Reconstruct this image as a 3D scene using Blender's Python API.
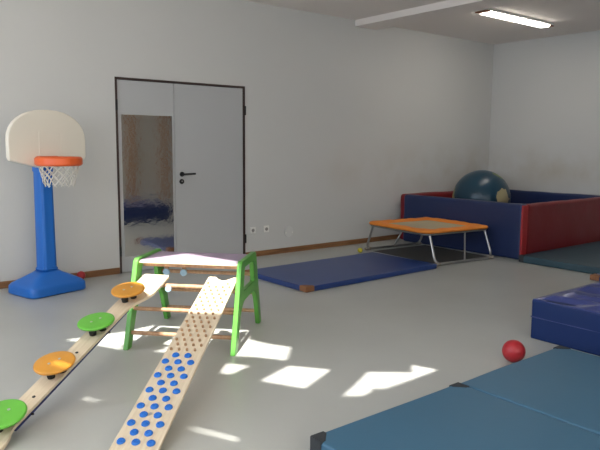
import bpy, bmesh, math, random
from mathutils import Vector, Matrix
random.seed(7)
for o in list(bpy.data.objects): bpy.data.objects.remove(o)
sc = bpy.context.scene
C = sc.collection
R = math.radians

# ---------------------------------------------------------------- camera
cam = bpy.data.cameras.new('camera'); cam.sensor_width = 36; cam.lens = 631.79*36/600
cam.clip_start = .05
co = bpy.data.objects.new('camera', cam); C.objects.link(co); sc.camera = co
rx, up, fw = Vector((.78098,-.6245,.00809)), Vector((.07296,.10408,.99189)), Vector((.62028,.77405,-.12685))
M = Matrix((rx, up, -fw)).transposed().to_4x4(); M.translation = (-9.28608,-6.45185,1.40364)
co.matrix_world = M

# ---------------------------------------------------------------- sky, sun, exposure
w = bpy.data.worlds.new('sky'); sc.world = w; w.use_nodes = True
wn = w.node_tree; bg = wn.nodes['Background']; bg.inputs[1].default_value = 6.0
wtc = wn.nodes.new('ShaderNodeTexCoord'); wsx = wn.nodes.new('ShaderNodeSeparateXYZ'); wn.links.new(wtc.outputs['Generated'], wsx.inputs[0])
wmr = wn.nodes.new('ShaderNodeMapRange'); wmr.inputs[1].default_value = -.2; wmr.inputs[2].default_value = -.9; wn.links.new(wsx.outputs[0], wmr.inputs[0])
wmx = wn.nodes.new('ShaderNodeMix'); wmx.data_type = 'RGBA'      # paler warm sky ahead, bluer sky to the left
wmx.inputs[6].default_value = (.96,.90,.81,1); wmx.inputs[7].default_value = (.79,.90,1.06,1)
wn.links.new(wmr.outputs[0], wmx.inputs[0]); wn.links.new(wmx.outputs[2], bg.inputs[0])
SUN_AZ, SUN_EL = R(44), R(57)
sd = bpy.data.lights.new('sun', 'SUN'); sd.energy = 14; sd.angle = R(.8); sd.color = (1,.96,.9)
so = bpy.data.objects.new('sun', sd); C.objects.link(so)
ray = Vector((math.cos(SUN_EL)*math.cos(SUN_AZ), math.cos(SUN_EL)*math.sin(SUN_AZ), -math.sin(SUN_EL)))
so.rotation_euler = (-ray).to_track_quat('Z', 'Y').to_euler(); so.location = (-14,-10,9)
vs = sc.view_settings
vs.view_transform = 'Standard'; vs.look = 'None'; vs.gamma = 1; vs.use_curve_mapping = False; vs.exposure = 0.0

H = 3.08
XL, YF = -10.7, -8.6            # left wall and the wall behind the photographer

# ---------------------------------------------------------------- materials
def mat(name, col, rough=.5, metal=0, bump=0, bscale=40, var=0, vscale=3, coat=0, spec=.5, emit=None, estr=0, trans=0):
    m = bpy.data.materials.new(name); m.use_nodes = True; nt = m.node_tree; b = nt.nodes['Principled BSDF']
    b.inputs['Base Color'].default_value = (*col, 1); b.inputs['Roughness'].default_value = rough
    b.inputs['Metallic'].default_value = metal; b.inputs['Coat Weight'].default_value = coat
    b.inputs['Specular IOR Level'].default_value = spec
    if emit: b.inputs['Emission Color'].default_value = (*emit,1); b.inputs['Emission Strength'].default_value = estr
    tc = nt.nodes.new('ShaderNodeTexCoord')
    if var:
        n = nt.nodes.new('ShaderNodeTexNoise'); n.inputs['Scale'].default_value = vscale; n.inputs['Detail'].default_value = 5
        nt.links.new(tc.outputs['Object'], n.inputs['Vector'])
        cr = nt.nodes.new('ShaderNodeMapRange'); cr.inputs[1].default_value = .3; cr.inputs[2].default_value = .7
        cr.inputs[3].default_value = 1-var; cr.inputs[4].default_value = 1+var
        nt.links.new(n.outputs[0], cr.inputs[0])
        mx = nt.nodes.new('ShaderNodeVectorMath'); mx.operation = 'SCALE'; mx.inputs[0].default_value = col
        nt.links.new(cr.outputs[0], mx.inputs['Scale']); nt.links.new(mx.outputs[0], b.inputs['Base Color'])
    if bump:
        n = nt.nodes.new('ShaderNodeTexNoise'); n.inputs['Scale'].default_value = bscale; n.inputs['Detail'].default_value = 4
        nt.links.new(tc.outputs['Object'], n.inputs['Vector'])
        bp = nt.nodes.new('ShaderNodeBump'); bp.inputs['Strength'].default_value = bump; bp.inputs['Distance'].default_value = .02
        nt.links.new(n.outputs[0], bp.inputs['Height']); nt.links.new(bp.outputs[0], b.inputs['Normal'])
    return m

def wood(name, c1, c2, stretch=(2,30,30), rough=.45):
    m = bpy.data.materials.new(name); m.use_nodes = True; nt = m.node_tree; b = nt.nodes['Principled BSDF']
    tc = nt.nodes.new('ShaderNodeTexCoord'); mp = nt.nodes.new('ShaderNodeMapping'); mp.inputs['Scale'].default_value = stretch
    n = nt.nodes.new('ShaderNodeTexNoise'); n.inputs['Scale'].default_value = 1.5; n.inputs['Detail'].default_value = 6
    r = nt.nodes.new('ShaderNodeValToRGB'); r.color_ramp.elements[0].position = .35; r.color_ramp.elements[1].position = .65
    r.color_ramp.elements[0].color = (*c1,1); r.color_ramp.elements[1].color = (*c2,1)
    nt.links.new(tc.outputs['Object'], mp.inputs[0]); nt.links.new(mp.outputs[0], n.inputs['Vector'])
    nt.links.new(n.outputs[0], r.inputs[0]); nt.links.new(r.outputs[0], b.inputs['Base Color'])
    b.inputs['Roughness'].default_value = rough
    return m

def wall_mat(name, smudge):
    """off-white plaster; smudge = grubby brownish band of hand marks low on the wall"""
    m = mat(name, (.62,.615,.59), .85, bump=.06, bscale=120)
    nt = m.node_tree; b = nt.nodes['Principled BSDF']
    tc = nt.nodes.new('ShaderNodeTexCoord'); sep = nt.nodes.new('ShaderNodeSeparateXYZ'); nt.links.new(tc.outputs['Object'], sep.inputs[0])
    n = nt.nodes.new('ShaderNodeTexNoise'); n.inputs['Scale'].default_value = 1.6; n.inputs['Detail'].default_value = 6
    nt.links.new(tc.outputs['Object'], n.inputs['Vector'])
    r1 = nt.nodes.new('ShaderNodeMapRange'); r1.inputs[1].default_value = .42; r1.inputs[2].default_value = .75
    nt.links.new(n.outputs[0], r1.inputs[0])
    zb = nt.nodes.new('ShaderNodeValToRGB'); e = zb.color_ramp.elements
    e[0].position = .66/3; e[0].color = (0,0,0,1); e[1].position = 1.0/3; e[1].color = (1,1,1,1)
    k = e.new(1.25/3); k.color = (.5,.5,.5,1); k = e.new(1.5/3); k.color = (0,0,0,1)
    dv = nt.nodes.new('ShaderNodeMath'); dv.operation = 'DIVIDE'; dv.inputs[1].default_value = 3
    nt.links.new(sep.outputs[2], dv.inputs[0]); nt.links.new(dv.outputs[0], zb.inputs[0])
    xr = nt.nodes.new('ShaderNodeMapRange'); xr.inputs[1].default_value = -4.0; xr.inputs[2].default_value = -2.0
    nt.links.new(sep.outputs[0], xr.inputs[0])
    m1 = nt.nodes.new('ShaderNodeMath'); m1.operation = 'MULTIPLY'; nt.links.new(r1.outputs[0], m1.inputs[0]); nt.links.new(zb.outputs[0], m1.inputs[1])
    m2 = nt.nodes.new('ShaderNodeMath'); m2.operation = 'MULTIPLY'; nt.links.new(m1.outputs[0], m2.inputs[0]); nt.links.new(xr.outputs[0], m2.inputs[1])
    m3 = nt.nodes.new('ShaderNodeMath'); m3.operation = 'MULTIPLY'; m3.inputs[1].default_value = smudge; nt.links.new(m2.outputs[0], m3.inputs[0])
    mx = nt.nodes.new('ShaderNodeMix'); mx.data_type = 'RGBA'
    mx.inputs[6].default_value = (.62,.615,.59,1); mx.inputs[7].default_value = (.42,.345,.215,1)
    nt.links.new(m3.outputs[0], mx.inputs[0]); nt.links.new(mx.outputs[2], b.inputs['Base Color'])
    return m

WALL = wall_mat('wall paint', .55)
CEIL = mat('ceiling paint', (.82,.76,.71), .9)
FLOOR = mat('grey linoleum', (.47,.475,.445), .33, bump=.03, bscale=60, var=.05, vscale=1.3, spec=.45)
BASE = wood('brown baseboard wood', (.20,.09,.035), (.30,.15,.06))
DOOR = mat('pale grey door laminate', (.47,.475,.475), .5)
STEEL_BR = mat('dark brown steel frame', (.045,.025,.02), .5)
BLACK = mat('black plastic', (.012,.012,.012), .45)
WHITE = mat('white plastic', (.80,.79,.74), .45)
GREYW = mat('window frame white', (.8,.8,.8), .4)
PLYW = wood('pale birch plywood', (.65,.525,.365), (.73,.62,.455), (3,40,40), .4)
BEECH = wood('beech dowel', (.42,.23,.12), (.55,.33,.19), (30,30,3), .45)
PEGW = wood('beech peg wood', (.38,.22,.11), (.48,.29,.16), (30,30,3), .5)
GREEN = mat('green varnished plywood', (.105,.36,.055), .35, var=.05, vscale=8)
LIME = mat('lime green disc', (.125,.46,.045), .35, var=.06, vscale=12)
AMBER = mat('amber orange disc', (.64,.28,.03), .35, var=.06, vscale=12)
MAUVE = mat('mauve carpet', (.37,.29,.37), .95, bump=.3, bscale=400)
STUD = mat('blue rubber', (.013,.16,.60), .5)
HBLUE = mat('blue moulded plastic', (.015,.15,.56), .38, bump=.02, bscale=90)
BOARDM = mat('cream moulded plastic', (.84,.79,.68), .45)
RIMM = mat('orange moulded plastic', (.80,.13,.03), .4)
NETM = mat('white net cord', (.68,.66,.60), .8)
CAPB = mat('pale blue cap', (.36,.52,.68), .4)
RUB = mat('black rubber', (.015,.015,.015), .7)
STEEL = mat('zinc steel', (.42,.42,.41), .33, metal=1)
BOLT = mat('bolt steel', (.55,.55,.55), .35, metal=.8)
MATB = mat('royal blue vinyl', (.016,.048,.20), .36, bump=.05, bscale=30)
TAN = mat('tan leather', (.30,.13,.055), .7, bump=.2, bscale=90)
ORANGE = mat('orange pad fabric', (.88,.27,.03), .75, bump=.15, bscale=60)
BED = mat('beige jumping bed', (.50,.42,.28), .85, bump=.2, bscale=300)
PITB = mat('navy vinyl', (.012,.026,.095), .45, bump=.12, bscale=9)
PITR = mat('red vinyl', (.21,.011,.015), .45, bump=.15, bscale=9)
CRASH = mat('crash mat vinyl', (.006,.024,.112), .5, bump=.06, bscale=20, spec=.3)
CRASH_SHEEN = mat('crash mat vinyl with painted sheen', (.045,.06,.20), .28, bump=.04, bscale=20)  # lighter blue than the body: sheen on the top put into the colour
TEAL = mat('teal vinyl', (.042,.13,.215), .5, bump=.10, bscale=5)
TEALD = mat('slate teal vinyl', (.030,.070,.095), .5, bump=.08, bscale=6)
PATCH = mat('charcoal corner patch', (.03,.035,.04), .8, bump=.3, bscale=200)
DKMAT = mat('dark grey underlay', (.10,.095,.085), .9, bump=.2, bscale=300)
REDB = mat('red ball rubber', (.42,.02,.028), .4)
YEL = mat('yellow ball', (.65,.55,.03), .5)
LAMP = mat('diffuser', (.9,.9,.9), .5, emit=(1,.94,.84), estr=20)
BROWN = mat('brown lamp end', (.30,.12,.06), .6)
CURT = mat('orange wood', (.48,.20,.06), .5)

GLASS = bpy.data.materials.new('window glass'); GLASS.use_nodes = True
nt = GLASS.node_tree; nt.nodes.clear(); out = nt.nodes.new('ShaderNodeOutputMaterial')
tr = nt.nodes.new('ShaderNodeBsdfTransparent'); gl = nt.nodes.new('ShaderNodeBsdfGlossy'); gl.inputs['Roughness'].default_value = .02
mx = nt.nodes.new('ShaderNodeMixShader'); mx.inputs[0].default_value = .05
nt.links.new(tr.outputs[0], mx.inputs[1]); nt.links.new(gl.outputs[0], mx.inputs[2]); nt.links.new(mx.outputs[0], out.inputs[0])

MIRROR = mat('wavy mirror film', (.88,.87,.84), .07, metal=1, bump=.035, bscale=16)

GLOBE = mat('globe ball rubber', (.01,.04,.075), .3)
def globe_nodes():
    nt = GLOBE.node_tree; b = nt.nodes['Principled BSDF']
    tc = nt.nodes.new('ShaderNodeTexCoord')
    nz = nt.nodes.new('ShaderNodeTexNoise'); nz.inputs['Scale'].default_value = 5; nz.inputs['Detail'].default_value = 5
    nt.links.new(tc.outputs['Object'], nz.inputs['Vector'])
    prev = None
    for ctr, rad, col in LANDS:
        ds = nt.nodes.new('ShaderNodeVectorMath'); ds.operation = 'DISTANCE'; ds.inputs[1].default_value = ctr
        nt.links.new(tc.outputs['Object'], ds.inputs[0])
        ad = nt.nodes.new('ShaderNodeMath'); ad.operation = 'MULTIPLY_ADD'; ad.inputs[1].default_value = .30
        nt.links.new(nz.outputs[0], ad.inputs[0]); nt.links.new(ds.outputs['Value'], ad.inputs[2])
        lt = nt.nodes.new('ShaderNodeMath'); lt.operation = 'LESS_THAN'; lt.inputs[1].default_value = rad + .15
        nt.links.new(ad.outputs[0], lt.inputs[0])
        mx = nt.nodes.new('ShaderNodeMix'); mx.data_type = 'RGBA'; mx.inputs[7].default_value = (*col,1)
        if prev: nt.links.new(prev, mx.inputs[6])
        else: mx.inputs[6].default_value = (.012,.05,.085,1)
        nt.links.new(lt.outputs[0], mx.inputs[0]); prev = mx.outputs[2]
    nt.links.new(prev, b.inputs['Base Color'])

# ---------------------------------------------------------------- mesh helpers
def obj(name, me, m=None, parent=None, loc=None, rot=None):
    if isinstance(me, bmesh.types.BMesh):
        bm = me; me = bpy.data.meshes.new(name); bm.to_mesh(me); bm.free()
    if m is not None and not me.materials: me.materials.append(m)
    o = bpy.data.objects.new(name, me); C.objects.link(o)
    if len(me.polygons) < 6000 and me.users == 1 and any(f.use_smooth for f in me.polygons):
        wn_ = o.modifiers.new('weighted normals', 'WEIGHTED_NORMAL'); wn_.keep_sharp = True
    if parent: o.parent = parent
    if loc: o.location = loc
    if rot: o.rotation_euler = rot
    return o
def tag(o, label=None, cat=None, group=None, kind=None):
    if label: o['label'] = label
    if cat: o['category'] = cat
    if group: o['group'] = group
    if kind: o['kind'] = kind
    return o
def thing(name, label, cat, loc=(0,0,0), rz=0, group=None):
    o = bpy.data.objects.new(name, None); C.objects.link(o); o.location = loc; o.rotation_euler = (0,0,rz)
    o.empty_display_size = .1
    return tag(o, label, cat, group)
def struct(name, me, m, parent=None):
    o = obj(name, me, m, parent)
    if not parent: o['kind'] = 'structure'
    return o
def add_box(bm, a, b, bev=0, seg=2):
    r = bmesh.ops.create_cube(bm, size=1); vs_ = r['verts']
    for v in vs_: v.co = Vector([(a[i]+b[i])/2 + v.co[i]*(b[i]-a[i]) for i in range(3)])
    if bev:
        es = list({e for v in vs_ for e in v.link_edges})
        bmesh.ops.bevel(bm, geom=es, offset=bev, segments=seg, affect='EDGES', profile=.5)
def box(a, b, bev=0, seg=2):
    bm = bmesh.new(); add_box(bm, a, b, bev, seg)
    if bev: smooth(bm)
    return bm
def smooth(bm, ang=40):
    for f in bm.faces: f.smooth = True
    for e in bm.edges:
        if len(e.link_faces) == 2 and e.calc_face_angle(0) > R(ang): e.smooth = False
    return bm
def curve_to_mesh(cu):
    o = bpy.data.objects.new('tmp', cu); C.objects.link(o)
    dg = bpy.context.evaluated_depsgraph_get(); me = bpy.data.meshes.new_from_object(o.evaluated_get(dg))
    bpy.data.objects.remove(o); bpy.data.curves.remove(cu)
    return me
def mesh_bm(me):
    bm = bmesh.new(); bm.from_mesh(me); bpy.data.meshes.remove(me); return bm
def tube(paths, r, cyclic=False, res=4, caps=True):
    cu = bpy.data.curves.new('tmp', 'CURVE'); cu.dimensions = '3D'; cu.bevel_depth = r; cu.bevel_resolution = res; cu.use_fill_caps = caps
    for pts in paths:
        s = cu.splines.new('POLY'); s.points.add(len(pts)-1); s.use_cyclic_u = cyclic
        for p_, q in zip(s.points, pts): p_.co = (*q, 1)
    bm = mesh_bm(curve_to_mesh(cu)); return smooth(bm, 50)
def plate(outlines, thick, bev=0):
    """2D outlines (first outer, then holes) extruded symmetrically about z=0"""
    cu = bpy.data.curves.new('tmp', 'CURVE'); cu.dimensions = '2D'; cu.fill_mode = 'BOTH'
    cu.extrude = thick/2 - bev; cu.bevel_depth = bev; cu.bevel_resolution = 2; cu.offset = -bev
    for pts in outlines:
        s = cu.splines.new('POLY'); s.points.add(len(pts)-1); s.use_cyclic_u = True
        for p_, q in zip(s.points, pts): p_.co = (q[0], q[1], 0, 1)
    bm = mesh_bm(curve_to_mesh(cu)); bmesh.ops.remove_doubles(bm, verts=bm.verts, dist=1e-5)
    bmesh.ops.recalc_face_normals(bm, faces=bm.faces)
    return smooth(bm, 35)
def fillet(pts, r, n=5):
    """round the corners of a closed polygon; r may be a list"""
    res = []; N = len(pts)
    for i in range(N):
        p0, p1, p2 = Vector(pts[i-1]), Vector(pts[i]), Vector(pts[(i+1) % N])
        ri = r[i] if isinstance(r, (list, tuple)) else r
        a, b = p0-p1, p2-p1; d = min(ri, a.length*.45, b.length*.45)
        if d < 1e-5: res.append(tuple(p1)); continue
        s, e = p1+a.normalized()*d, p1+b.normalized()*d
        for k in range(n+1):
            t = k/n; res.append(tuple((1-t)**2*s + 2*t*(1-t)*p1 + t*t*e))
    return res
def arc3(pts, r, n=5):
    """round the inner corners of an open 3D path"""
    pts = [Vector(p_) for p_ in pts]; res = [tuple(pts[0])]
    for i in range(1, len(pts)-1):
        a, b = pts[i-1]-pts[i], pts[i+1]-pts[i]; d = min(r, a.length*.45, b.length*.45)
        s, e = pts[i]+a.normalized()*d, pts[i]+b.normalized()*d
        for k in range(n+1):
            t = k/n; res.append(tuple((1-t)**2*s + 2*t*(1-t)*pts[i] + t*t*e))
    return res + [tuple(pts[-1])]
def cyl(r1, r2, h, n=24, bev=0, loc=(0,0,0)):
    bm = bmesh.new(); bmesh.ops.create_cone(bm, cap_ends=True, segments=n, radius1=r1, radius2=r2, depth=h)
    if bev:
        es = [e for e in bm.edges if abs(e.verts[0].co.z-e.verts[1].co.z) < 1e-6]
        bmesh.ops.bevel(bm, geom=es, offset=bev, segments=3, affect='EDGES', profile=.5)
    bmesh.ops.translate(bm, verts=bm.verts, vec=loc); return smooth(bm)
def ball(r, n=32):
    bm = bmesh.new(); bmesh.ops.create_uvsphere(bm, u_segments=n, v_segments=n//2, radius=r)
    for f in bm.faces: f.smooth = True
    return bm
def lathe(prof, n=32):
    bm = bmesh.new(); rings = []
    for r, z in prof: rings.append([bm.verts.new((r*math.cos(2*math.pi*k/n), r*math.sin(2*math.pi*k/n), z)) for k in range(n)])
    for a, b in zip(rings, rings[1:]):
        for k in range(n): bm.faces.new((a[k], a[(k+1) % n], b[(k+1) % n], b[k]))
    bm.faces.new(rings[0][::-1]); bm.faces.new(rings[-1]); return smooth(bm)

# ---------------------------------------------------------------- room shell
struct('floor', box((XL-.2,YF-.2,-.1), (.2,.2,0)), FLOOR)

# floor outlines of the sunlit areas -> unseen, made-up ceiling openings shaped to cast them
SH = Vector((H/math.tan(SUN_EL)*math.cos(SUN_AZ), H/math.tan(SUN_EL)*math.sin(SUN_AZ)))
LIT = [
 [(-7.85,-1.99),(-7.62,-2.45),(-7.60,-2.36),(-7.50,-2.28),(-7.36,-2.32),(-7.31,-2.45),(-7.37,-2.60),(-7.47,-2.60),(-7.3,-2.80),(-6.98,-3.115),(-6.86,-3.29),(-6.67,-3.09),(-6.76,-2.92),(-6.80,-2.76),(-6.62,-2.5),(-6.75,-2.0),(-7.45,-2.05)],
 [(-7.198,-3.105),(-7.107,-3.23),(-7.286,-3.282),(-7.321,-3.226)],
 [(-7.199,-3.483),(-6.907,-3.383),(-6.747,-3.596),(-7.064,-3.733)],
 [(-6.962,-3.951),(-6.79,-3.876),(-6.585,-3.77),(-6.366,-3.947),(-6.27,-3.851),(-6.209,-4.007),(-6.447,-4.018),(-6.703,-4.02),(-6.76,-3.963),(-6.78,-3.999),(-6.877,-4.016)],
 [(-8.166,-2.987),(-8.067,-3.189),(-8.088,-3.189),(-8.178,-3.016)],
 [(-7.84,-3.76),(-7.712,-4.025),(-7.735,-4.045),(-7.83,-3.83)],
]
holes = [[(x-SH.x, y-SH.y) for x, y in pl] for pl in LIT]
ceil_bm = plate([[(XL-.2,YF-.2),(.2,YF-.2),(.2,.2),(XL-.2,.2)]] + holes, .01)
bmesh.ops.translate(ceil_bm, verts=ceil_bm.verts, vec=(0,0,H+.005))
struct('ceiling', ceil_bm, CEIL)
for i, h in enumerate(holes):
    bm = plate([h], .002); bmesh.ops.translate(bm, verts=bm.verts, vec=(0,0,H+.005))
    o = struct('window_%d' % (i+5), bm, GLASS)  # pane filling a made-up opening that shapes the sunlight

def wall_with_openings(along, a0, a1, ops, c0, c1):
    """solid wall between c0..c1 on the other axis, with rectangular openings (s0,s1,z0,z1)"""
    bm = bmesh.new()
    def bx(s0, s1, z0, z1):
        if s1-s0 < 1e-4 or z1-z0 < 1e-4: return
        if along == 'x': add_box(bm, (s0,c0,z0), (s1,c1,z1))
        else: add_box(bm, (c0,s0,z0), (c1,s1,z1))
    s = a0
    for s0, s1, z0, z1 in sorted(ops):
        bx(s, s0, 0, H); bx(s0, s1, 0, z0); bx(s0, s1, z1, H); s = s1
    bx(s, a1, 0, H); return bm
DX0, DX1, DH = -6.605, -4.985, 2.085
struct('wall_back', wall_with_openings('x', XL-.2, .2, [(DX0,DX1,0,DH)], 0, .2), WALL)
struct('wall_right', box((0,YF,0), (.2,0,H)), WALL)
LW = [(-2.9,-.9,.85,2.6), (-6.2,-3.5,.85,2.6)]
FW = [(-9.9,-7.6,.9,2.6), (-7.1,-5.6,.9,2.6)]
struct('wall_left', wall_with_openings('y', YF-.2, 0, LW, XL-.2, XL), WALL)
struct('wall_front', wall_with_openings('x', XL, .2, FW, YF-.2, YF), WALL)
for i, (s0, s1, z0, z1) in enumerate(LW + FW):
    left = i < len(LW); t = .05
    r = thing('window_%d' % (i+1), None, None); r['kind'] = 'structure'
    def bxw(bm, a0, a1, b0, b1, d0, d1):
        if left: add_box(bm, (XL-d1,a0,b0), (XL-d0,a1,b1))
        else: add_box(bm, (a0,YF-d1,b0), (a1,YF-d0,b1))
    bm = bmesh.new(); mid = (s0+s1)/2
    for q in ((s0,s0+t,z0,z1), (s1-t,s1,z0,z1), (s0+t,s1-t,z0,z0+t), (s0+t,s1-t,z1-t,z1), (mid-.03,mid+.03,z0+t,z1-t)): bxw(bm, *q, .06, .12)
    obj('frame', bm, GREYW, r)
    bm = bmesh.new(); bxw(bm, s0+.02, s1-.02, z0+.02, z1-.02, .088, .092); obj('pane', bm, GLASS, r)
    pl = bpy.data.lights.new('daylight portal', 'AREA'); pl.shape = 'RECTANGLE'; pl.size = s1-s0; pl.size_y = z1-z0; pl.cycles.is_portal = True
    po = bpy.data.objects.new('daylight portal', pl); C.objects.link(po)
    if left: po.location = (XL-.15,mid,(z0+z1)/2); po.rotation_euler = (R(90),0,R(-90))
    else: po.location = (mid,YF-.15,(z0+z1)/2); po.rotation_euler = (R(90),0,0)
    if not left: po.rotation_euler = (R(90),0,R(180)); 

# baseboards
struct('baseboard_back', box((XL,-.014,0), (DX0-.005,0,.068), .004), BASE)
struct('trim_1', box((DX1+.005,-.014,0), (0,0,.068), .004), BASE)
struct('baseboard_right', box((-.014,YF,0), (0,-.014,.068), .004), BASE)
# boxed beam under the ceiling
struct('trim_2', box((-3.19,YF,2.995), (-2.78,0,H), .006), CEIL)

# ---------------------------------------------------------------- door
door = thing('door_1', None, None); door['kind'] = 'structure'
fo = [(DX0,0),(DX0,DH),(DX1,DH),(DX1,0),(DX1-.022,0),(DX1-.022,DH-.022),(DX0+.022,DH-.022),(DX0+.022,0)]
bm = plate([fo], .06); bmesh.ops.rotate(bm, verts=bm.verts, matrix=Matrix.Rotation(R(90),3,'X')); bmesh.ops.translate(bm, verts=bm.verts, vec=(0,.022,0))
obj('frame', bm, STEEL_BR, door)
XM = -5.925
obj('gap_blocker', box((DX0+.002,.055,.0), (DX1-.002,.09,DH-.002)), STEEL_BR, door)  # added dark backing, keeps sky light out of the gap between the leaves
lf1 = obj('fixed_leaf', box((DX0+.024,.004,.006), (XM-.004,.05,DH-.026), .002), DOOR, door)
lf2 = obj('leaf', box((XM+.003,.004,.006), (DX1-.026,.05,DH-.026), .002), DOOR, door)
obj('mirror', box((-6.545,-.001,.175), (-5.955,.004,1.70)), MIRROR, lf1)['label'] = 'wavy mirror sheet on the narrow leaf'
obj('edge_strip', box((XM-.012,-.003,.006), (XM-.005,.004,DH-.03), .001), DOOR, lf1)
hd = obj('handle', tube([arc3([(-5.84,-.002,1.055),(-5.84,-.06,1.055),(-5.70,-.06,1.060)], .02)], .0115), BLACK, lf2)
bm = cyl(.028,.028,.012,24,.002); bmesh.ops.rotate(bm, verts=bm.verts, matrix=Matrix.Rotation(R(90),3,'X')); bmesh.ops.translate(bm, verts=bm.verts, vec=(-5.84,-.002,1.055)); obj('rosette', bm, BLACK, hd)
bm = cyl(.028,.028,.014,24,.002); bmesh.ops.rotate(bm, verts=bm.verts, matrix=Matrix.Rotation(R(90),3,'X')); bmesh.ops.translate(bm, verts=bm.verts, vec=(-5.845,-.003,.972))
lk = obj('lock_rosette', bm, BLACK, lf2)
bm = cyl(.009,.009,.004,16); bmesh.ops.rotate(bm, verts=bm.verts, matrix=Matrix.Rotation(R(90),3,'X')); bmesh.ops.translate(bm, verts=bm.verts, vec=(-5.845,-.012,.975)); obj('keyhole', bm, STEEL, lk)
for x in (DX0+.012, DX1+.003):
    for z in (.24, 1.80):
        obj('hinge', box((x-.011,-.014,z-.055), (x+.011,.002,z+.055), .004), BLACK, door)

# ---------------------------------------------------------------- wall fittings
def socket(x, z, label):
    t = thing('wall_socket', label, 'socket', (x,0,z), 0, 'sockets right of the door')
    obj('cover_plate', box((-.042,-.012,-.042), (.042,0,.042), .006, 3), WHITE, t)
    bm = lathe([(.020,0),(.0205,-.004),(.022,-.004),(.022,0)], 28) if False else cyl(.022,.022,.003,28)
    bmesh.ops.rotate(bm, verts=bm.verts, matrix=Matrix.Rotation(R(90),3,'X')); bmesh.ops.translate(bm, verts=bm.verts, vec=(0,-.0135,0))
    ins = obj('insert', bm, mat('socket recess', (.30,.29,.27), .6), t)
    for dx in (-.0095,.0095):
        b2 = cyl(.003,.003,.002,10); bmesh.ops.rotate(b2, verts=b2.verts, matrix=Matrix.Rotation(R(90),3,'X')); bmesh.ops.translate(b2, verts=b2.verts, vec=(dx,-.0155,0))
        obj('pin_hole', b2, BLACK, ins)
socket(-4.873, .335, 'white wall socket nearest the door, just right of the frame')
socket(-4.667, .337, 'white wall socket farther from the door, second one along the wall')
t = thing('blank_cover', 'round white blank cover with two screws low on the wall', 'wall cover', (-4.307,0,.275))
def xcyl(r, h, y, x=0, z=0, n=32, bev=0):
    b_ = cyl(r, r, h, n, bev); bmesh.ops.rotate(b_, verts=b_.verts, matrix=Matrix.Rotation(R(90),3,'X')); bmesh.ops.translate(b_, verts=b_.verts, vec=(x,y,z)); return b_
obj('disc', xcyl(.072,.012,-.006,n=40,bev=.003), mat('cover plastic', (.66,.655,.63), .6), t)
for dx in (-.068,.068): obj('screw', xcyl(.010,.010,-.012,dx*.75,-.012,16), WHITE, t)

# ceiling lamp
t = thing('ceiling_light', 'lit long fluorescent ceiling lamp near the right corner', 'lamp', (-1.76,-1.55,H))
obj('housing', box((-.775,-.085,-.03), (.775,.085,0), .004), WHITE, t)
obj('diffuser', box((-.70,-.068,-.055), (.70,.068,-.028), .012, 3), LAMP, t)
for s in (-1,1): obj('end_cap', box((s*.735-.045,-.08,-.046), (s*.735+.045,.08,-.029), .006), BROWN, t)

# ---------------------------------------------------------------- basketball hoop
hp = thing('basketball_hoop', 'blue toy basketball stand with cream backboard left of the door', 'basketball hoop', (-7.475,-.36,0), R(15))
bm = bmesh.new(); NS = 48
def base_ring(hx, hy, z, p_):
    out_ = []
    for k in range(NS):
        a = 2*math.pi*k/NS; ca, sa = math.cos(a), math.sin(a)
        out_.append((math.copysign(abs(ca)**p_, ca)*hx, math.copysign(abs(sa)**p_, sa)*hy, z))
    return out_
rings = [base_ring(.285,.225,0,.28), base_ring(.295,.235,.012,.28), base_ring(.292,.232,.075,.28), base_ring(.275,.215,.098,.3),
         base_ring(.20,.15,.142,.35), base_ring(.115,.10,.185,.45), base_ring(.088,.085,.205,.5)]
vr = [[bm.verts.new(q) for q in rg] for rg in rings]
for v in vr[0]:
    if abs(v.co.x) < .2: v.co.z = .018*(1-(v.co.x/.2)**2)
for a, b in zip(vr, vr[1:]):
    for k in range(NS): bm.faces.new((a[k], a[(k+1) % NS], b[(k+1) % NS], b[k]))
bm.faces.new(vr[0][::-1]); bm.faces.new(vr[-1]); obj('base', smooth(bm, 50), HBLUE, hp)
bm = bmesh.new(); prof = []
for k in range(40):
    a = 2*math.pi*k/40; p_ = .45; ca, sa = math.cos(a), math.sin(a)
    g = 1 - (.05 if k % 4 == 2 else 0)
    prof.append((math.copysign(abs(ca)**p_, ca)*g, math.copysign(abs(sa)**p_, sa)*g))
prs = []
for s_, z in ((.083,.2),(.083,.225),(.074,.235),(.074,.24),(.068,1.13),(.075,1.135),(.075,1.175),(.070,1.18)):
    prs.append([bm.verts.new((x*s_, y*s_, z)) for x, y in prof])
for a, b in zip(prs, prs[1:]):
    for k in range(40): bm.faces.new((a[k], a[(k+1) % 40], b[(k+1) % 40], b[k]))
bm.faces.new(prs[0][::-1]); bm.faces.new(prs[-1]); obj('pole', smooth(bm, 30), HBLUE, hp)
# backboard
ol = [(-.39,1.27),(-.375,1.24),(-.12,1.175),(.12,1.175),(.375,1.24),(.39,1.27),(.39,1.42)]
for k in range(1, 16):
    a = math.pi*k/16; ca, sa = math.cos(a), math.sin(a)
    ol.append((.39*math.copysign(abs(ca)**.88, ca), 1.42+.275*abs(sa)**.95))
ol.append((-.39,1.42))
bm = plate([ol], .05, .014); bmesh.ops.rotate(bm, verts=bm.verts, matrix=Matrix.Rotation(R(90),3,'X')); bmesh.ops.translate(bm, verts=bm.verts, vec=(-.002,-.10,0))
bb = obj('backboard', bm, BOARDM, hp)
bm = plate([[(-.10,1.28),(.13,1.28),(.13,1.50),(-.10,1.50)], [(-.09,1.29),(.12,1.29),(.12,1.49),(-.09,1.49)]], .006, .001)
bmesh.ops.rotate(bm, verts=bm.verts, matrix=Matrix.Rotation(R(90),3,'X')); bmesh.ops.translate(bm, verts=bm.verts, vec=(0,-.1245,0)); obj('target_frame', bm, BOARDM, bb)
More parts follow.
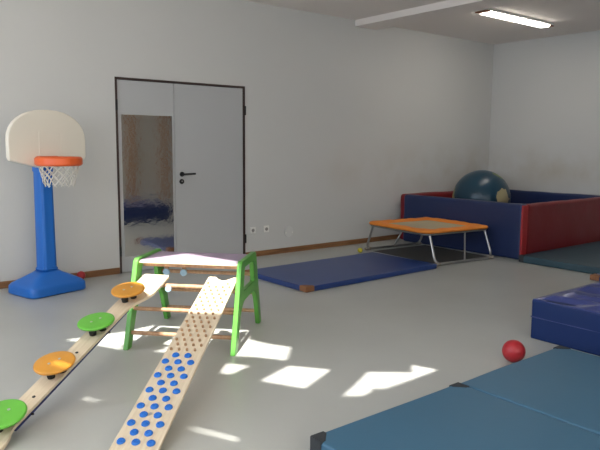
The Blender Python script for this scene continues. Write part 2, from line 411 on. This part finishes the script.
obj('bracket', box((-.05,-.085,1.12), (.05,.0,1.22), .01), HBLUE, hp)
RC = Vector((-.045,-.335,1.235))
bm = bmesh.new(); n_ = 48; sect = [(.172,-.03),(.188,-.038),(.202,-.024),(.202,.026),(.190,.040),(.175,.036),(.168,.0)]
rr = [[bm.verts.new((RC.x+r_*math.cos(2*math.pi*k/n_), RC.y+r_*math.sin(2*math.pi*k/n_), RC.z+z_)) for r_, z_ in sect] for k in range(n_)]
for k in range(n_):
    for j in range(len(sect)): bm.faces.new((rr[k][j], rr[(k+1) % n_][j], rr[(k+1) % n_][(j+1) % len(sect)], rr[k][(j+1) % len(sect)]))
bmesh.ops.recalc_face_normals(bm, faces=bm.faces)
rim = obj('rim', smooth(bm, 40), RIMM, hp)
obj('rim_mount', box((-.14,-.20,1.19), (.05,-.12,1.278), .012), RIMM, rim)
paths = []; NN = 13
for k in range(NN):
    for d in (-1, 1):
        pts = []
        for j in range(13):
            f = j/12; a = 2*math.pi*(k/NN) + d*f*2*math.pi*2.2/NN
            r_ = .172 - .048*f**.8 + .006*math.sin(f*9+k); z_ = RC.z-.03-.19*f + .006*math.sin(k*2.1+f*5)
            pts.append((RC.x+r_*math.cos(a), RC.y+r_*math.sin(a), z_))
        paths.append(pts)
obj('net', tube(paths, .0048, res=1), NETM, hp)

# ---------------------------------------------------------------- climbing frame (small triangle with platform)
cf = thing('climbing_frame', 'green and beech wooden climbing frame with mauve platform in the middle of the floor', 'climbing frame', (-7.03,-2.45,0), R(-46.9))
# local x along the rungs, local y away from the camera
OUT = [(-.435,0),(-.22,.60),(.235,.60),(.43,0),(.355,0),(.255,.25),(.165,.312),(-.165,.312),(-.255,.25),(-.36,0)]
OUT = fillet(OUT, [.01,.03,.03,.01,.01,.06,.06,.06,.06,.01])
HOLE = fillet([(-.175,.385),(.175,.385),(.135,.545),(-.135,.545)], .025)
for sx in (-.383, .366):
    bm = plate([OUT, HOLE], .034, .005)
    bmesh.ops.rotate(bm, verts=bm.verts, matrix=Matrix.Rotation(R(90),3,'X')); bmesh.ops.rotate(bm, verts=bm.verts, matrix=Matrix.Rotation(R(90),3,'Z'))
    bmesh.ops.translate(bm, verts=bm.verts, vec=(sx,0,0)); obj('side_frame', bm, GREEN, cf)
pf = obj('platform', box((-.367,-.195,.562), (.350,.195,.578), .003), PLYW, cf)
obj('carpet', box((-.365,-.190,.578), (.348,.190,.582), .001), MAUVE, pf)
obj('support_rail', box((-.367,.10,.528), (.350,.125,.562), .004), BEECH, cf)
obj('support_rail', box((-.367,-.13,.528), (.350,-.105,.562), .004), BEECH, cf)
for z in (.105,.262,.42):
    hw = .394 - .35*z
    for s in (-1, 1):
        bm = tube([[(-.372,s*hw,z),(.355,s*hw,z)]], .0145); obj('rung', bm, BEECH, cf)
for x in (-.285,-.150):
    h_ = obj('peg_holder', box((x-.014,.12,.44), (x+.014,.145,.535), .005), BEECH, cf)
    bm = xcyl(.026,.022,.12,x,.438,24,.004); obj('cap', bm, CAPB, h_)
bm = xcyl(.022,.02,-.268,-.13,.402,24,.004); obj('cap', bm, CAPB, cf)

# ---------------------------------------------------------------- ramp with pegs and studs
SL = .27; PITCH = math.atan(SL); CP = math.cos(PITCH)
def sloped(name, label, cat, loc, yaw):
    t = thing(name, label, cat, loc); t.rotation_mode = 'XYZ'
    t.rotation_euler = (Matrix.Rotation(yaw,4,'Z') @ Matrix.Rotation(PITCH,4,'Y')).to_euler(); return t
rp = sloped('sensory_ramp', 'pale plywood ramp with wooden pegs and blue studs leaning on the climbing frame', 'ramp', (-7.056,-2.803,.458), R(224))
# local x runs down the slope, y across (horizontal distance t -> t/CP)
L_ = 1.64/CP
nt_ = [(-.085,-.052)] + [(-.085+.05*math.sin(math.pi*k/8), -.052+.122*k/8) for k in range(1,8)] + [(-.085,.070)]
ol = [(-.085,-.104)] + nt_ + [(-.085,.104),(L_,.113),(L_,-.113)]
bm = plate([ol], .016, .002); bmesh.ops.translate(bm, verts=bm.verts, vec=(0,0,-.008)); obj('board', bm, PLYW, rp)
peg_me = None
cnt = 0
for i in range(17):
    t_ = .02 + i*.0485
    for j in range(4):
        y_ = -.082 + j*.046 + (.023 if i % 2 else 0)
        if i == 0 and j in (1,2): continue
        if peg_me is None:
            o = obj('peg', cyl(.0082,.0074,.014,12,.002,(0,0,.006)), PEGW, rp); peg_me = o.data
        else: o = obj('peg', peg_me, None, rp)
        o.location = (t_/CP, y_, 0)
stud_me = None
for i in range(12):
    t_ = .849 + i*.0612
    for y_ in ((-.038,.032) if i % 2 == 0 else (-.077,-.006,.066)):
        if stud_me is None:
            bm = cyl(.0212,.0185,.010,20,.003,(0,0,.004))
            for k in range(10):
                a = 2*math.pi*k/10; b2 = bmesh.ops.create_icosphere(bm, subdivisions=1, radius=.0038)
                bmesh.ops.translate(bm, verts=b2['verts'], vec=(.0115*math.cos(a), .0115*math.sin(a), .010))
            stud_me = obj('stud', bm, STUD, rp); o = stud_me; stud_me = o.data
        else: o = obj('stud', stud_me, None, rp)
        o.location = (t_/CP, y_, 0)
bm = bmesh.new(); add_box(bm, (1.33/CP-.012,-.014,0), (1.33/CP+.012,-.006,.002)); add_box(bm, (1.33/CP-.004,-.022,0), (1.33/CP+.004,.002,.002)); obj('screw', bm, BOLT, rp)

# ---------------------------------------------------------------- stepping board with wobbly discs
bd = sloped('stepping_board', 'narrow wooden board with orange and green stepping discs leaning on the climbing frame', 'balance board', (-7.404,-2.431,.458), R(218))
ol = [(-.085,-.078),(-.085,.115),(.20,.118),(.34,.040),(1.50,.032),(1.57,.07),(1.66,.07),(1.66,-.115),(1.57,-.115),(1.50,-.080),(.5,-.080)]
ol = fillet([(x/CP, y) for x, y in ol], [.02,.02,.09,.09,.06,.05,.05,.05,.05,.06,.05], 6)
bm = plate([ol], .018, .002); bmesh.ops.translate(bm, verts=bm.verts, vec=(0,0,-.009)); obj('board', bm, PLYW, bd)
obj('under_strip', box((.36/CP,-.070,-.032), (1.48/CP,.034,-.0185), .002), mat('dark blue edging', (.02,.03,.14), .5), bd)['label'] = 'dark blue strip under the board'
for t_, m in ((.275,AMBER),(.665,LIME),(1.08,AMBER),(1.49,LIME)):
    dz = .072
    d = obj('stepping_disc', lathe([(.092,-.011),(.105,-.007),(.108,0),(.106,.007),(.098,.010),(.05,.011)], 48), m, bd, (t_/CP, -.004, dz), (R(random.uniform(-2,2)), R(random.uniform(-3,3)), 0))
    d['label'] = ('orange' if m is AMBER else 'green') + ' round stepping disc'
    for dx in (-.030,.030):
        b_ = obj('bolt', cyl(.0075,.0075,.003,14,.001), BOLT, d, (dx*.85, -dx*.5, .0122))
        b_ = obj('rubber_foot', lathe([(.020,-.071),(.022,-.05),(.017,-.036),(.022,-.022),(.020,-.011)], 20), RUB, d, (dx, -dx*.5, 0))
for t_ in (.49,.88,1.27):
    obj('screw', cyl(.009,.009,.003,14), BLACK, bd, (t_/CP, -.012, .001))
for t_ in (.62,1.36):
    b_ = obj('side_bolt', cyl(.006,.006,.012,12), BLACK, bd, (t_/CP, .038, -.026), (R(90),0,0))

# ---------------------------------------------------------------- mats
def soft_box(sx, sy, sz, bev=.012, cuts=14, amp=.002, scale=3.0, seed=0, top_amp=None, z0=0):
    """padded mat: box centred in x/y, standing on z0, finely divided with a slightly uneven cover"""
    from mathutils import noise
    bm = bmesh.new(); add_box(bm, (-sx/2,-sy/2,z0), (sx/2,sy/2,z0+sz))
    bmesh.ops.bevel(bm, geom=list(bm.edges), offset=bev, segments=3, affect='EDGES', profile=.5)
    n = cuts
    for ax, L in ((0,sx),(1,sy),(2,sz)):
        k = max(1, int(L/(max(sx,sy)/n)))
        for i in range(1, k+1):
            c_ = [0,0,0]; c_[ax] = (-L/2 + L*i/(k+1)) if ax < 2 else z0 + L*i/(k+1); nn = [0,0,0]; nn[ax] = 1
            bmesh.ops.bisect_plane(bm, geom=bm.verts[:]+bm.edges[:]+bm.faces[:], plane_co=c_, plane_no=nn)
    bm.normal_update()
    mv = []
    for v in bm.verts:
        q = Vector((v.co.x*scale+seed*7.3, v.co.y*scale+seed*3.1, v.co.z*scale))
        a = top_amp if (top_amp is not None and v.normal.z > .7) else amp
        if v.co.z > z0+.004: mv.append((v, v.normal*noise.noise(q)*a))
    for v, d in mv: v.co += d
    for f in bm.faces: f.smooth = True
    return bm
def corner_patch(sx, sy, sz, cx, cy, size=.10, z0=0):
    """leather cap over a mat corner: triangle on top plus the two side flaps"""
    bm = bmesh.new(); e = .003; X, Y = cx*(sx/2+e), cy*(sy/2+e)
    xi, yi = X-cx*size, Y-cy*size; Z0, Z1 = z0+.004, z0+sz+e
    top = [(X,Y),(xi,Y),(xi,Y-cy*size*.35),(X-cx*size*.35,yi),(X,yi)]
    if cx*cy < 0: top = top[::-1]
    a = [bm.verts.new((x,y,Z1)) for x, y in top]; b = [bm.verts.new((x,y,Z0)) for x, y in top]
    bm.faces.new(a[::-1]); bm.faces.new(b); k = len(top)
    for i in range(k): bm.faces.new((a[i], a[(i+1) % k], b[(i+1) % k], b[i]))
    bmesh.ops.recalc_face_normals(bm, faces=bm.faces)
    bmesh.ops.bevel(bm, geom=[e_ for e_ in bm.edges], offset=.004, segments=2, affect='EDGES')
    return smooth(bm, 60)
# blue floor mat beside the door
t = thing('floor_mat', 'royal blue floor mat with a tan corner lying in front of the trampoline', 'mat', (-4.585,-1.375,0), R(.8))
obj('cover', soft_box(1.96,1.03,.055,.012,16,.0015), MATB, t)
for cx, cy in ((-1,-1),(-1,1)): obj('corner_patch', corner_patch(1.96,1.03,.055,cx,cy,.105), TAN, t)['label'] = 'tan leather corner'
# second blue mat mostly outside the right edge
t = thing('floor_mat', 'floor mat with tan corner just showing behind the thick blue crash mat', 'mat', (-2.27,-3.72,0), 0)
obj('cover', soft_box(1.0,.95,.055,.012,12,.0015), MATB, t)
for cx, cy in ((-1,1),(-1,-1)): obj('corner_patch', corner_patch(1.0,.95,.055,cx,cy,.105), TAN, t)['label'] = 'tan leather corner'
# slate teal mat in front of the ball pit
t = thing('floor_mat', 'slate teal floor mat lying against the red side of the ball pit', 'mat', (-1.455,-2.70,0), 0)
obj('cover', soft_box(2.0,1.0,.085,.014,16,.002), TEALD, t)
obj('corner_patch', corner_patch(2.0,1.0,.085,-1,1,.07), PATCH, t)['label'] = 'charcoal corner patch'
# two teal mats in the foreground
for i, (x0, lab) in enumerate(((-7.58,'teal floor mat in the foreground, the one with its left corner near the ramp'),
                               (-6.525,'teal floor mat in the foreground, the one beside the red ball and crash mat'))):
    t = thing('floor_mat', lab, 'mat', (x0+.5225,-5.41,0), 0, 'teal floor mats in the foreground')
    obj('cover', soft_box(1.045,2.0,.12,.014,18,.0018,2.2,i,.006), TEAL, t)
    for cx, cy in ((-1,1),(1,1)) if i == 0 else ((1,1),):
        obj('corner_patch', corner_patch(1.045,2.0,.12,cx,cy,.08), PATCH, t)['label'] = 'charcoal corner patch'
# thick crash mat
from mathutils import noise
SX, SY, SZ = 1.22, 1.05, .305
t = thing('crash_mat', 'thick blue crash mat with creased cover at the right edge', 'crash mat', (-5.135+SX/2,-3.99-SY/2,0), 0)
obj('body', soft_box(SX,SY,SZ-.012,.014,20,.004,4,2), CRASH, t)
bm = bmesh.new(); N1, N2 = 90, 70; g = []
for i in range(N1+1):
    row = []
    for j in range(N2+1):
        x, y = -SX/2+.006+(SX-.012)*i/N1, -SY/2+.006+(SY-.012)*j/N2
        e = min(1, min(i, N1-i)/7, min(j, N2-j)/7)
        n1 = noise.noise(Vector((x*7+y*2.5, y*2.2-x*1.2, 1.3))); n2 = noise.noise(Vector((x*15+y*6, y*4, 5.1)))
        z = SZ-.009 + e*(.030*(1-abs(n1)*2.6) + .010*n2) + .004*e
        row.append(bm.verts.new((x,y,z)))
    g.append(row)
for i in range(N1):
    for j in range(N2): bm.faces.new((g[i][j], g[i+1][j], g[i+1][j+1], g[i][j+1])).smooth = True
rim_ = [g[i][0] for i in range(N1+1)] + [g[N1][j] for j in range(1,N2+1)] + [g[i][N2] for i in range(N1-1,-1,-1)] + [g[0][j] for j in range(N2-1,0,-1)]
low = [bm.verts.new((v.co.x,v.co.y,SZ-.020)) for v in rim_]
for k in range(len(rim_)): bm.faces.new((rim_[k], low[k], low[(k+1) % len(low)], rim_[(k+1) % len(low)]))
obj('top_cover', bm, CRASH_SHEEN, t)['label'] = 'creased blue top cover with sheen put into the colour'
zz = .165
obj('seam', tube([[(-SX/2+.001,-SY/2+.001,zz),(SX/2-.001,-SY/2+.001,zz),(SX/2-.001,SY/2-.001,zz),(-SX/2+.001,SY/2-.001,zz)]], .0045, True, 2), CRASH_SHEEN, t)

# ---------------------------------------------------------------- trampoline
tp = thing('trampoline', 'low square trampoline with orange padding beside the ball pit', 'trampoline', (-2.964,-1.19,0), R(-6))
def rsq(h, r, n=6): return fillet([(-h,-h),(h,-h),(h,h),(-h,h)], r, n)
HT = .56
obj('frame', tube([[(x,y,.365) for x, y in rsq(HT-.02,.13)]], .018, True), STEEL, tp)
bm = bmesh.new(); N_ = 120
def sq_pt(k, h, r):
    P_ = rsq(h, r, 5); L = []; tot = 0
    for i in range(len(P_)):
        d = (Vector(P_[(i+1) % len(P_)])-Vector(P_[i])).length; L.append((tot,d)); tot += d
    s = tot*k/N_
    for i, (a, d) in enumerate(L):
        if a <= s <= a+d+1e-9:
            f = (s-a)/d if d else 0; return Vector(P_[i]).lerp(Vector(P_[(i+1) % len(P_)]), f)
sec = [(HT,.372,.14),(HT+.008,.39,.14),(HT,.404,.14),(HT-.06,.412,.13),(HT-.13,.408,.10),(HT-.175,.394,.08),(HT-.18,.385,.08),(HT-.1,.378,.1)]
rg = []
for k in range(N_):
    row = []
    for i, (h, z, r) in enumerate(sec):
        q = sq_pt(k, h, r); wv = noise.noise(Vector((q.x*9,q.y*9,i*.2)))
        row.append(bm.verts.new((q.x*(1+.012*wv), q.y*(1+.012*wv), z + (.009*wv if 0 < i < 6 else 0))))
    rg.append(row)
for k in range(N_):
    for i in range(len(sec)):
        bm.faces.new((rg[k][i], rg[(k+1) % N_][i], rg[(k+1) % N_][(i+1) % len(sec)], rg[k][(i+1) % len(sec)])).smooth = True
bmesh.ops.recalc_face_normals(bm, faces=bm.faces)
obj('pad', bm, ORANGE, tp)
obj('pad_underside', plate([rsq(HT-.002,.14), rsq(HT-.17,.08)], .006), BLACK, tp, (0,0,.371))
obj('jumping_bed', plate([rsq(HT-.165,.09)], .006), BED, tp, (0,0,.385))
for s, nm in ((-1,'near'),(1,'far')):
    y0, y1 = s*(HT-.04), s*.645
    pts = arc3([(-.47,y0,.36),(-.485,y1,.024),(.485,y1,.024),(.47,y0,.36)], .09, 6)
    lg = obj('leg', tube([pts], .0155), STEEL, tp)
    for x in (-.455,.455):
        obj('rubber_foot', tube([[(x-.045,y1,.0235),(x+.045,y1,.0235)]], .0192), mat('pale rubber', (.35,.31,.25), .7), lg)
    obj('brace', tube([[(.12,y0,.36),(.0,y1,.025)]], .011), STEEL, lg)
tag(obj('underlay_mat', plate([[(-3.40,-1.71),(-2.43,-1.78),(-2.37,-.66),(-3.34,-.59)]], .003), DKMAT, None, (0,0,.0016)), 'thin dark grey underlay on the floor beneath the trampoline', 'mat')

# ---------------------------------------------------------------- ball pit
PX, PY, PH, PT = -2.34, -2.15, .69, .12
bp = thing('ball_pit', 'blue and red padded ball pit standing in the corner', 'ball pit', (0,0,0))
def panel(a, b, m, name):
    bm = bmesh.new(); add_box(bm, a, b)
    bmesh.ops.bevel(bm, geom=list(bm.edges), offset=.035, segments=4, affect='EDGES', profile=.5)
    for ax in range(3):
        L = b[ax]-a[ax]; k = max(1, int(L/.09))
        for i in range(1, k+1):
            c_ = [0,0,0]; c_[ax] = a[ax]+L*i/(k+1); nn = [0,0,0]; nn[ax] = 1
            bmesh.ops.bisect_plane(bm, geom=bm.verts[:]+bm.edges[:]+bm.faces[:], plane_co=c_, plane_no=nn)
    bm.normal_update(); mv = []
    for v in bm.verts:
        q = v.co; n1 = noise.noise(Vector((q.x*2.4+q.y*2.4, q.z*4+q.y*1.5+q.x*1.5, 2))); n2 = noise.noise(Vector((q.x*6+q.y*6, q.z*6, 9)))
        if .02 < q.z: mv.append((v, v.normal*(.010*n1+.004*n2)))
    for v, d in mv: v.co += d
    for f in bm.faces: f.smooth = True
    return obj(name, bm, m, bp)
panel((PX,PY+.010,0), (PX+PT,-.20,PH), PITB, 'side_panel')['label'] = 'navy panel facing the trampoline'
panel((PX+PT+.003,PY+.004,0), (-.02,PY+PT,PH-.005), PITR, 'side_panel')['label'] = 'red panel facing the floor mats'
panel((PX+.075,-.198,0), (-.14,-.07,PH-.005), PITR, 'side_panel')['label'] = 'red panel along the door wall'
panel((-.138,PY+PT+.002,0), (-.02,-.03,PH), PITB, 'side_panel')['label'] = 'navy panel along the right wall'
obj('floor_cushion', box((PX+PT+.01,PY+PT+.012,0), (-.15,-.17,.198), .03, 3), PITB, bp)
obj('end_strip', box((PX+.004,PY-.003,.006), (PX+PT-.002,PY+.03,PH-.012), .012, 3), mat('bright red vinyl', (.42,.02,.022), .45), bp)['label'] = 'bright red end strip on the navy panel'

# globe ball resting in the pit
GC = Vector((-1.28,-.79,.625)); GR = .42
vd = (Vector((-9.286,-6.452,1.404))-GC).normalized(); rt = Vector((.78,-.625,.008)); u_ = rt.cross(-vd)
def on(a, b):
    v = rt*a + u_*b; return tuple((v + vd*math.sqrt(max(.01, 1-a*a-b*b)))*GR)
LANDS = [(on(.70,-.02), .13, (.42,.36,.20)), (on(.64,.16), .05, (.42,.36,.20)), (on(.54,.74), .08, (.12,.16,.035)), (tuple(-vd*GR), .28, (.42,.30,.15)), (tuple(-rt*GR*.9-vd*GR*.3), .2, (.3,.30,.1))]
globe_nodes()
g = obj('exercise_ball', ball(GR, 64), GLOBE, None, tuple(GC)); tag(g, 'large dark blue globe ball with beige land patch in the ball pit', 'ball')

# ---------------------------------------------------------------- small balls
t = obj('ball', ball(.0735, 32), REDB, None, (-5.693,-4.213,.0735)); tag(t, 'red ball on the floor beside the crash mat', 'ball')
t = obj('ball', ball(.033, 24), YEL, None, (-3.56,-.57,.033)); tag(t, 'tiny yellow ball on the floor by the trampoline leg', 'ball')
t = obj('ball', ball(.045, 24), REDB, None, (-7.05,-.065,.045)); tag(t, 'small red ball peeking out behind the hoop base', 'ball')

# ---------------------------------------------------------------- wall bars seen only in the mirror
wb = thing('wall_bars', 'orange wooden wall bars reflected in the door mirror', 'wall bars', (-2.66,YF,0))
for x in (-.9,0,.9): obj('post', box((x-.05,0,.0), (x+.05,.10,2.5), .006), CURT, wb)
for k in range(14):
    for x0 in (-.9,0): obj('bar', tube([[(x0+.05,.06,.25+k*.165),(x0+.85,.06,.25+k*.165)]], .018), PLYW, wb)
